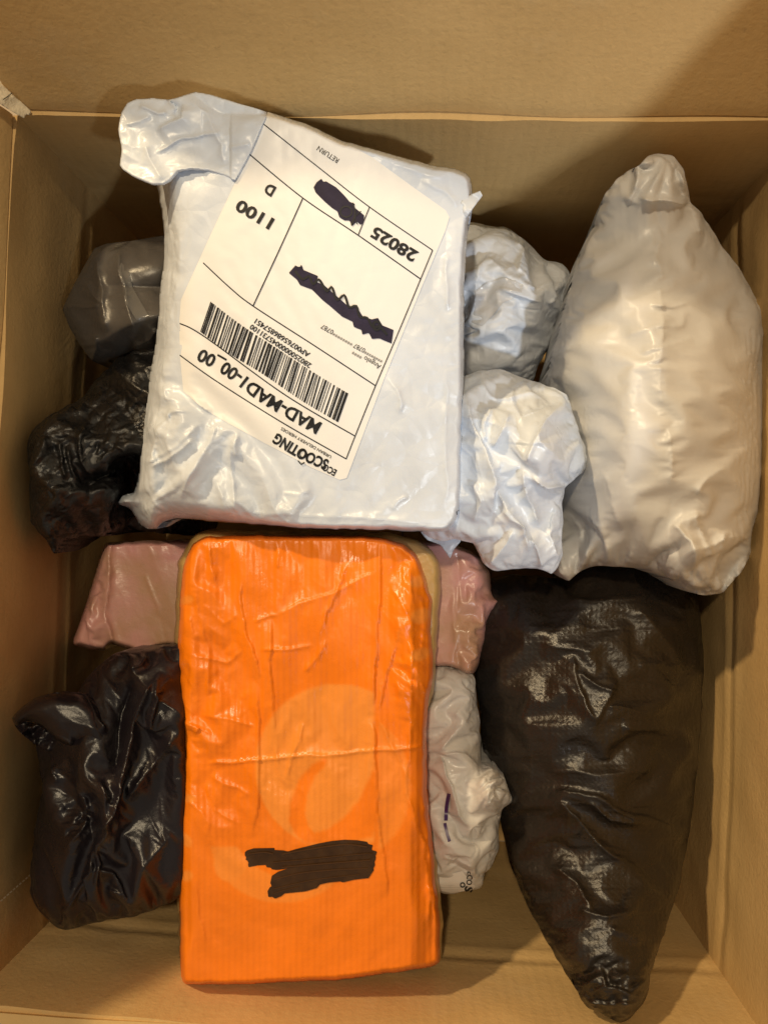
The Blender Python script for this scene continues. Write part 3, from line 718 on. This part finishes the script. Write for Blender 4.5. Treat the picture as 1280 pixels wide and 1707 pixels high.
sheet('film_body', [(700, 640), (770, 628), (795, 619), (830, 616), (868, 628), (912, 644), (942, 656), (952, 678), (960, 705), (972, 738), (980, 764), (977, 782), (958, 796), (943, 812), (937, 840), (938, 880), (936, 925), (930, 945), (918, 956), (905, 952), (880, 946), (852, 950), (818, 950), (806, 935), (790, 908), (760, 900), (735, 902), (700, 880), (680, 760)],
      top, M_white, t, lambda X, Y, D, z: .255-rnd(D, 60, .09), rough=2.0, tight=.3, step=2, relax=dict(seed=5, e=lambda X, Y, D: .075))
sheet('corner_tip', [(700, 884), (762, 893), (768, 902), (757, 915), (750, 931), (744, 922), (733, 908), (712, 900)], lambda X, Y, D, i: .236+.002*facet(X, Y, 20, 94), M_white, t, lambda X, Y, D, z: z-.001, step=2.5, tight=.15)

# --- orange parcel
t = thing('orange_parcel', 515, 1265, .21, 'long orange film-wrapped parcel with a scribbled-out patch and pale round emblem', 'parcel')
EMB = [(545, 1262), (520, 1275), (498, 1300), (484, 1340), (482, 1370), (492, 1392), (512, 1406), (560, 1406), (600, 1400), (622, 1394), (628, 1300), (622, 1283), (612, 1305), (598, 1335), (575, 1362), (548, 1382), (525, 1388), (514, 1378), (508, 1355), (512, 1325), (525, 1295), (545, 1272)]
def emblem1(x, y):
    ell = lambda cx, cy, a, b, r=0: np.hypot(((x-cx)*math.cos(r)+(y-cy)*math.sin(r))/a, (-(x-cx)*math.sin(r)+(y-cy)*math.cos(r))/b)
    a = ((ell(562, 1278, 136, 138) < 1) & (x < 624))*.62
    a = np.where(inside(x, y, EMB), 0., a)
    a = np.maximum(a, (ell(383, 1440, 26, 30) < 1)*.5)
    a = np.maximum(a, ((ell(470, 1405, 118, 100) < 1) & ~(ell(500, 1378, 112, 88) < 1) & (x < 560) & (y > 1410))*.4)
    a = np.maximum(a, ((x > 630) & (ell(600, 1310, 84, 115) < 1))*.35)
    for cx, cy, rx, ry in ((312, 1000, 12, 7), (312, 1400, 8, 12), (700, 968, 20, 9), (702, 1026, 18, 12), (700, 1090, 18, 10), (318, 1330, 10, 7), (312, 1460, 10, 9)):
        a = np.maximum(a, (ell(cx, cy, rx, ry, -.3) < 1)*.5)
    return a
def emblem(x, y):
    return sum(emblem1(x+dx, y+dy) for dx, dy in ((0, 0), (2.5, 0), (-2.5, 0), (0, 2.5), (0, -2.5), (1.5, 1.5), (-1.5, -1.5)))/7
def top(X, Y, D, ins):
    z = .237+.010*sm(1300, 900, Y)+rnd(D, 8, .038)+.004*np.sin(np.clip((Y-890)/750, 0, 1)*math.pi)
    wv = 8*noise(X*.3, Y, 70, 77); z = z-.011*sm(682, 722, X+wv)-.005*sm(320, 300, X+wv)
    u = sm(1500, 1350, Y)
    z = z+(.0013*crumple(X, Y, 75, 101, 1.5, 2.4, .2)+.0007*crumple(X, Y, 32, 102, 1.2, 2.2, .25))*(.15+.85*u)
    k = sm(640, 670, X)*sm(1230, 1150, Y); z = z+k*(.0042*crumple(X, Y, 34, 103, 1.5, 1.8)+.0014*crumple(X, Y, 15, 104, 1.0, 1.4))
    k = sm(400, 350, X)*sm(1400, 1300, Y); z = z+k*.0020*crumple(X, Y, 32, 105, 1.2, 1.6)
    k = sm(700, 716, X)*sm(1200, 1300, Y); z = z+k*.003*facet(X, Y, 30, 106, 1.5, 3.5)
    A = [([(345, 1272), (400, 1268), (500, 1262), (600, 1256), (708, 1242)], .0022, 3, 'ridge', .05),
        ([(403, 960), (400, 1000), (412, 1060), (428, 1100), (440, 1135)], .0020, 4, 'fold'), ([(455, 1030), (452, 1100), (456, 1180), (458, 1240)], .0018, 3.5, 'fold'),
        ([(430, 1130), (430, 1230), (432, 1320), (418, 1400)], .0020, 4, 'fold'), ([(458, 1240), (470, 1290), (478, 1320)], .0012, 3), ([(508, 1190), (492, 1250), (478, 1310)], .0016, 3),
        ([(632, 905), (632, 1000), (628, 1100), (620, 1180)], .0026, 4, 'fold', .08), ([(665, 1040), (650, 1110), (628, 1190)], .0022, 4, 'fold'), ([(680, 930), (690, 1000), (692, 1080), (684, 1190)], .003, 5, 'fold'),
        ([(620, 1190), (625, 1300), (636, 1400), (645, 1500)], .0020, 3.5, 'fold', .1), ([(625, 1190), (650, 1240), (690, 1310)], .0016, 3), ([(684, 1190), (680, 1260), (678, 1320), (700, 1400)], .0022, 4),
        ([(580, 930), (565, 980), (545, 1020), (530, 1060)], .0020, 3), ([(452, 1028), (500, 1002), (560, 985), (630, 950)], .0020, 4, 'fold'), ([(430, 1085), (490, 1082), (525, 1074)], .0016, 3), ([(545, 1065), (530, 1095), (505, 1125)], .0020, 5),
        ([(468, 912), (466, 930), (464, 950)], .0016, 3), ([(345, 905), (350, 940), (360, 975)], .002, 4), ([(420, 1035), (445, 1028), (465, 1022)], .0016, 3),
        ([(308, 1200), (335, 1212), (325, 1225)], .003, 4, 'fold'), ([(335, 1190), (380, 1195), (430, 1215)], .0014, 4), ([(350, 1290), (380, 1310), (420, 1325)], .0016, 5), ([(345, 1300), (360, 1350), (400, 1372)], .0014, 4),
        ([(320, 1460), (330, 1520), (345, 1580)], .0014, 4), ([(310, 1330), (350, 1370), (345, 1400)], .0014, 4), ([(690, 1330), (705, 1400), (715, 1480), (712, 1560)], .003, 4, 'fold'),
        ([(322, 960), (350, 1100), (345, 1180)], .0016, 5), ([(700, 985), (708, 1040), (700, 1100)], .003, 4), ([(335, 1000), (375, 1040), (400, 1020)], .0012, 5),
        ([(320, 1090), (380, 1105), (410, 1080)], .0016, 4), ([(320, 1100), (325, 1060), (318, 1020)], .0014, 4)]
    A = [(q[0], q[1]*.8, q[2]*.8)+tuple(q[3:]) for q in A]
    return z+creases(X, Y, A)
s = sheet('film_body', [(312, 925), (322, 906), (342, 895), (380, 893), (450, 892), (530, 892), (600, 893), (640, 898), (672, 908), (694, 925), (706, 950), (716, 985), (722, 1000), (718, 1050), (722, 1090), (722, 1125), (714, 1170), (711, 1215), (711, 1270), (712, 1320), (716, 1370), (722, 1420), (726, 1470), (732, 1520), (734, 1585), (732, 1604), (718, 1612), (650, 1622), (560, 1634), (440, 1640), (340, 1643), (308, 1641), (301, 1630), (300, 1560), (299, 1480), (300, 1400), (303, 1330), (305, 1260), (304, 1210), (300, 1150), (297, 1080), (300, 1000), (304, 950)],
      top, M_orange, t, lambda X, Y, D, z: .235-rnd(D, 17, .035), attr=emblem, rough=1.2, tight=.2, step=2.5, relax=dict(seed=21, zonly=True, ang=0.0, aniso=.6, bend=(.08, .04, .02), start=.002, e=lambda X, Y, D: .004+.024*sm(1430, 1300, Y)*(sm(640, 690, X)*sm(1250, 1150, Y)*1.5+sm(420, 360, X)+.25)))
# marker scribble: overlapping ragged strokes
q1 = [(105,1190),(118,1178),(160,1165),(290,1163),(285,1175),(345,1178),(370,1185),(420,1170),(500,1150),(560,1135),(640,1120),(720,1112),(800,1115),(860,1125),(865,1138),(895,1145),(888,1175),(922,1185),(912,1215),(895,1240),(880,1245),(760,1262),(600,1272),(480,1279),(372,1290),(300,1300),(270,1295),(268,1285),(240,1283),(235,1268),(180,1272),(128,1282),(125,1262),(132,1248),(108,1235),(115,1222),(105,1210)]
q2 = [(372,1289),(480,1270),(700,1255),(860,1238),(915,1215),(912,1235),(905,1250),(910,1268),(898,1290),(902,1300),(885,1325),(870,1350),(780,1360),(705,1378),(700,1370),(620,1378),(568,1390),(550,1412),(480,1432),(420,1438),(350,1445),(330,1462),(290,1478),(275,1465),(250,1468),(245,1430),(260,1405),(272,1400),(262,1380),(272,1335),(310,1310)]
for k, q in enumerate((q1, q2)):
    decal('marker_stroke', [(380+a/3.71, 1100+b/3.71) for a, b in q], s, .0004+.0002*k, M_marker2, t)
M_streak = mat('marker_overlap', (.062, .026, .006), .25, .5)
strips('marker_streak', [([(414, 1424), (440, 1421), (456, 1424)], 2.2), ([(470, 1424), (520, 1415), (575, 1408), (612, 1412)], 2.6), ([(455, 1438), (520, 1432), (600, 1424), (622, 1424)], 1.6),
    ([(470, 1446), (540, 1440), (618, 1434)], 2.2), ([(458, 1466), (500, 1456), (560, 1450), (614, 1448)], 2.4), ([(456, 1482), (490, 1474), (530, 1466), (600, 1458)], 1.8), ([(455, 1490), (475, 1484), (500, 1478)], 1.6)], s, .0009, M_streak, t)
# tan outer wrap showing round the rim
def top(X, Y, D, ins): return .222+.010*sm(1300, 900, Y)+rnd(D, 12, .014)+.002*facet(X, Y, 40, 107, 1.5, 3)
sheet('outer_wrap', [(298, 935), (318, 900), (340, 884), (420, 884), (520, 884), (600, 886), (650, 889), (690, 898), (718, 915), (732, 945), (735, 985), (730, 1030), (727, 1090), (723, 1150), (712, 1190), (706, 1240), (708, 1320), (722, 1400), (730, 1450), (738, 1540), (736, 1590), (725, 1608), (640, 1622), (330, 1636), (302, 1610), (296, 1500), (293, 1440), (300, 1380), (304, 1240), (292, 1140), (292, 1040), (294, 980)],
      top, M_wrap, t, lambda X, Y, D, z: .222-rnd(D, 15, .018), rough=2, tight=.35)

# --- labelled white parcel, topmost
t = thing('white_parcel', 510, 540, .29, 'white plastic-wrapped flat parcel with a large printed shipping label, topmost in the carton', 'parcel')
LAB = [(446, 186), (520, 216), (590, 246), (620, 262), (690, 313), (742, 350), (749, 362), (742, 385), (700, 485), (640, 632), (590, 765), (578, 797), (566, 800), (520, 780), (440, 738), (380, 705), (340, 682), (306, 652), (301, 600), (299, 540), (302, 500), (318, 465), (352, 390), (385, 320), (415, 255), (430, 222)]
def top(X, Y, D, ins):
    dl, _, _ = polyd(X, Y, LAB, True); il = inside(X, Y, LAB)
    w_ = np.where(il, .20+.3*sm(430, 320, X)*sm(560, 700, Y), sm(0, 30, dl)*.8+.2)
    left = sm(330, 235, X)
    z = .280+(rnd(D, 8, .052)*sm(330, 480, X)+rnd(D, 30, .052)*(1-sm(330, 480, X)))-.010*((X-520)/260)**2-.004*((Y-540)/350)**2+.020*(500-Y)/340
    z = z-.010*left-.008*sm(330, 180, Y)*sm(460, 300, X)
    low = sm(600, 720, Y)*sm(560, 420, X)
    z = z+w_*(low*(.0035*crumple(X, Y, 60, 111, 1.15, 2.2)+.0013*crumple(X, Y, 26, 112, 1.2, 1.8)+pleats(X, Y, 238, 850, .004, 60, 260, 16, 5))+.0009*facet(X, Y, 90, 113, 1.3, 2)+.00025*facet(X, Y, 30, 116))
    lf = sm(310, 285, X); z = z+lf*(.0032*crumple(X, Y, 36, 114, 1.5, 4.5)+.0012*facet(X, Y, 15, 115, 1.4, 3))
    ear = sm(265, 235, X)*sm(800, 830, Y); z = z+ear*(.007*facet(X, Y, 24, 117)-.008)
    c = creases(X, Y, [
        ([(372, 690), (350, 740), (320, 790), (300, 840)], .0034, 6), ([(395, 710), (385, 760), (392, 820), (398, 860)], .0026, 5), ([(395, 712), (393, 745), (398, 765)], .004, 4),
        ([(300, 655), (330, 672), (352, 690)], .004, 5), ([(345, 700), (300, 745), (262, 770), (240, 775)], .0030, 6), ([(330, 690), (285, 690), (270, 720), (255, 780)], .004, 6),
        ([(255, 782), (285, 770), (330, 730)], .004, 5), ([(275, 640), (280, 665), (310, 672)], .003, 5), ([(262, 640), (270, 660), (250, 740)], .004, 5),
        ([(240, 800), (260, 840), (290, 862)], .003, 6), ([(300, 440), (290, 500), (276, 580), (272, 640)], .0020, 5), ([(285, 330), (300, 400), (296, 460)], .003, 8),
        ([(360, 800), (375, 830), (380, 860)], .002, 6), ([(640, 625), (660, 650), (670, 690)], .0018, 5), ([(470, 820), (500, 825), (520, 815)], .0012, 5), ([(655, 850), (665, 835), (680, 825)], .0012, 4),
        ([(745, 420), (742, 470), (746, 520)], .0015, 4), ([(745, 600), (744, 700), (742, 860)], .0010, 5), ([(300, 866), (400, 856), (560, 862), (740, 872)], .0012, 6),
        ([(700, 300), (740, 320), (765, 350)], .0015, 6), ([(520, 205), (600, 245), (700, 290), (770, 300)], .0014, 7)])
    return z+c*w_
s = sheet('film_body', [(268, 240), (292, 185), (312, 162), (345, 155), (400, 172), (450, 188), (510, 206), (570, 234), (650, 256), (715, 274), (755, 281), (776, 288), (786, 304), (788, 340), (780, 380), (774, 470), (773, 560), (772, 680), (770, 780), (768, 845), (762, 868), (750, 882), (738, 887), (640, 884), (520, 882), (420, 874), (340, 868), (296, 864), (272, 870), (262, 881), (248, 882), (232, 872), (222, 855), (214, 847), (195, 839), (204, 826), (224, 820), (230, 800), (236, 745), (246, 660), (260, 565), (268, 480), (274, 420), (272, 370), (264, 320), (258, 280)],
      top, M_white, t, lambda X, Y, D, z: .276+.020*(500-Y)/340-rnd(D, 15, .015), rough=1.0, tight=.3, step=2.5, relax=dict(seed=23, zonly=True, start=.003, e=lambda X, Y, D: (.005+.05*sm(600, 720, Y)*sm(560, 420, X)+.04*sm(310, 280, X))*np.where(inside(X, Y, LAB), .0, sm(0, 25, polyd(X, Y, LAB, True)[0]))))
body = s
def top(X, Y, D, ins):
    z = zat(body, X, Y)*0+.3375+rnd(D, 3, .0015)
    z = np.where(X > 385, np.maximum(z, zat(body, X, Y)+.0015), z)
    z = z*(1-sm(360, 430, X))+sm(360, 430, X)*(zat(body, np.maximum(X, 300), np.maximum(Y, 190))+.002)
    z = z+(.0016*crumple(X, Y, 58, 121, .5, 1.5, .15))*sm(440, 380, X)
    return z+.7*creases(X, Y, [([(262, 222), (285, 205), (305, 195), (308, 175)], .006, 5, 'fold'), ([(230, 178), (265, 190), (285, 188)], .004, 5), ([(255, 255), (300, 232), (345, 222), (372, 220)], .003, 3), ([(285, 283), (330, 282), (385, 300)], .003, 4), ([(240, 235), (250, 265), (275, 300)], .003, 8), ([(310, 165), (345, 190), (370, 240), (375, 280)], .003, 8), ([(278, 162), (298, 180), (296, 198)], -.006, 5, 'ridge'), ([(205, 210), (235, 205), (255, 195)], .0025, 5), ([(380, 250), (405, 245), (420, 240)], .0015, 3)])
sheet('folded_end', [(203, 186), (212, 172), (228, 165), (255, 163), (282, 166), (303, 160), (325, 153), (352, 158), (398, 172), (446, 187), (436, 210), (425, 238), (410, 268), (392, 300), (372, 292), (345, 284), (315, 282), (298, 286), (285, 300), (272, 308), (256, 308), (238, 302), (222, 294), (206, 284), (200, 276), (203, 250), (197, 215)],
      top, M_white, t, lambda X, Y, D, z: z-.0008-rnd(D, 20, .0025), rough=.6, tight=.1, step=2, relax=dict(seed=41, start=.0010, e=lambda X, Y, D: .009*sm(430, 380, X)))
sheet('torn_corner', [(772, 330), (800, 318), (804, 326), (790, 345), (778, 362), (770, 385), (750, 378), (762, 352)], lambda X, Y, D, i: .330+.003*facet(X, Y, 20, 131, 1), M_white, t, lambda X, Y, D, z: z-.001, step=2.5, tight=.1)
lb = decal('shipping_label', LAB, body, .0003, M_paper, t, step=2.5, smooth_outline=False)
LP = lb.o; O2 = .0006
strips('ruled_lines', [([(440, 207), (530, 278), (616, 345), (721, 417)], 1.6), ([(416, 257), (505, 330), (597, 392), (701, 465)], 1.8), ([(616, 345), (597, 392)], 1.6),
    ([(505, 330), (465, 418), (422, 510)], 1.8), ([(626, 643), (524, 576), (422, 510), (384, 480), (339, 438)], 1.8), ([(592, 727), (475, 658), (341, 561), (300, 539)], 1.8),
    ([(577, 765), (470, 704), (362, 636), (300, 592)], 1.8), ([(721, 417), (670, 540), (626, 643), (592, 727), (577, 765)], 1.6)], body, O2, M_ink, LP)
T = lambda s_, b_, h_, bold=.0, **k: text('lettering', s_, b_, h_, body, O2, M_ink, LP, bold, **k)
T('RETURN', [(566, 265), (532, 243)], 8.5)
T('28025', [(698, 421), (626, 377)], 19, .035)
T('D', [(461, 313), (447, 305)], 17, .04)
T('1100', [(458, 366), (400, 332)], 19, .035)
T('Angelo ****', [(636, 609), (590, 582)], 8.5)
T('********0787', [(640, 598), (592, 572)], 8)
T('********0787', [(590, 570), (538, 540)], 8)
T('AP00765686857451', [(518, 589), (428, 531)], 8.5, .02)
T('2802500000045731100', [(520, 607), (420, 540)], 8.5, .02)
T('MAD-MAD1-00_00', [(537, 706), (450, 656), (385, 608), (336, 581)], 20.5, .03)
T('URBAN DELIVERY HEROES', [(553, 760), (470, 712)], 5.0, .01)
T('SCOOTING', [(549, 768), (505, 748), (462, 722)], 17, .04)
T('ECO', [(562, 784), (541, 773)], 11, .03)
# emblem wheels of the scooter shop mark
strips('emblem_mark', [([(506+6*math.cos(a), 757+6*math.sin(a)) for a in np.linspace(0, 6.28, 12)], 1.6), ([(497, 768), (502, 774), (508, 771)], 2.2)], body, O2+.0002, M_ink, LP)
# barcode
r = np.random.RandomState(7)
a0 = np.array([575, 702.]); ax = [np.array(p, float) for p in ((577, 660), (455, 590), (345, 502))]
rows = []; u = 0.0
tb = spline([(579, 655), (520, 619), (456, 577), (400, 540), (349, 501)], False, 2); bb = spline([(562, 703), (500, 666), (436, 622), (380, 588), (332, 551)], False, 2)
n = min(len(tb), len(bb)); tb = tb[np.linspace(0, len(tb)-1, 400).astype(int)]; bb = bb[np.linspace(0, len(bb)-1, 400).astype(int)]
while u < .985:
    wd = r.choice([1.4, 1.4, 2.6, 3.6]); gap = r.choice([1.8, 2.0, 3.4])
    k = int(min(399, (u+wd/560)*399)); rows.append(([tuple(tb[k]), tuple(bb[k])], wd)); u += (wd+gap)/280
strips('barcode', rows, body, O2, M_ink, LP)
# crossed-out address lines
m1 = [(590,385),(605,360),(628,343),(640,362),(650,355),(700,385),(740,425),(765,455),(790,465),(785,480),(835,520),(832,560),(815,565),(800,550),(775,575),(765,545),(740,545),(715,530),(705,500),(680,485),(640,450),(600,410)]
decal('marker_stroke', [(320+a/2.909, 180+b/2.909) for a, b in m1], body, .0007, M_marker, LP, step=2)
strips('marker_loop', [([(577+10*math.cos(a), 353+9*math.sin(a)) for a in np.linspace(0, 6.28, 14)], 2.5), ([(588, 338), (592, 355), (586, 376)], 2.5), ([(602, 352), (592, 362), (596, 374)], 1.5)], body, .0009, M_ink, LP)
m2 = [(603,650),(625,625),(640,632),(645,620),(652,640),(700,660),(695,680),(720,690),(760,725),(800,760),(830,765),(850,795),(880,805),(900,800),(915,825),(952,840),(945,885),(920,875),(905,868),(880,870),(870,850),(848,855),(845,840),(820,830),(815,812),(780,795),(740,760),(715,740),(680,705),(640,690),(630,672)]
decal('marker_stroke', [(180+a/2, 130+b/2) for a, b in m2], body, .0007, M_marker, LP, step=2)
wig = [(492, 452), (505, 466), (515, 460), (522, 474), (532, 466), (545, 486), (553, 478), (562, 500), (574, 492), (582, 512), (594, 510), (600, 528), (612, 530), (622, 546), (632, 544), (645, 558)]
strips('marker_wiggle', [(wig, 4), ([(628+6*math.cos(a), 543+7*math.sin(a)) for a in np.linspace(0, 6.28, 14)], 4)], body, .0010, M_ink, LP)
decal('marker_spot', [(760, 853), (765, 850), (767, 857), (761, 859)], body, .0008, M_ink, t, step=2)
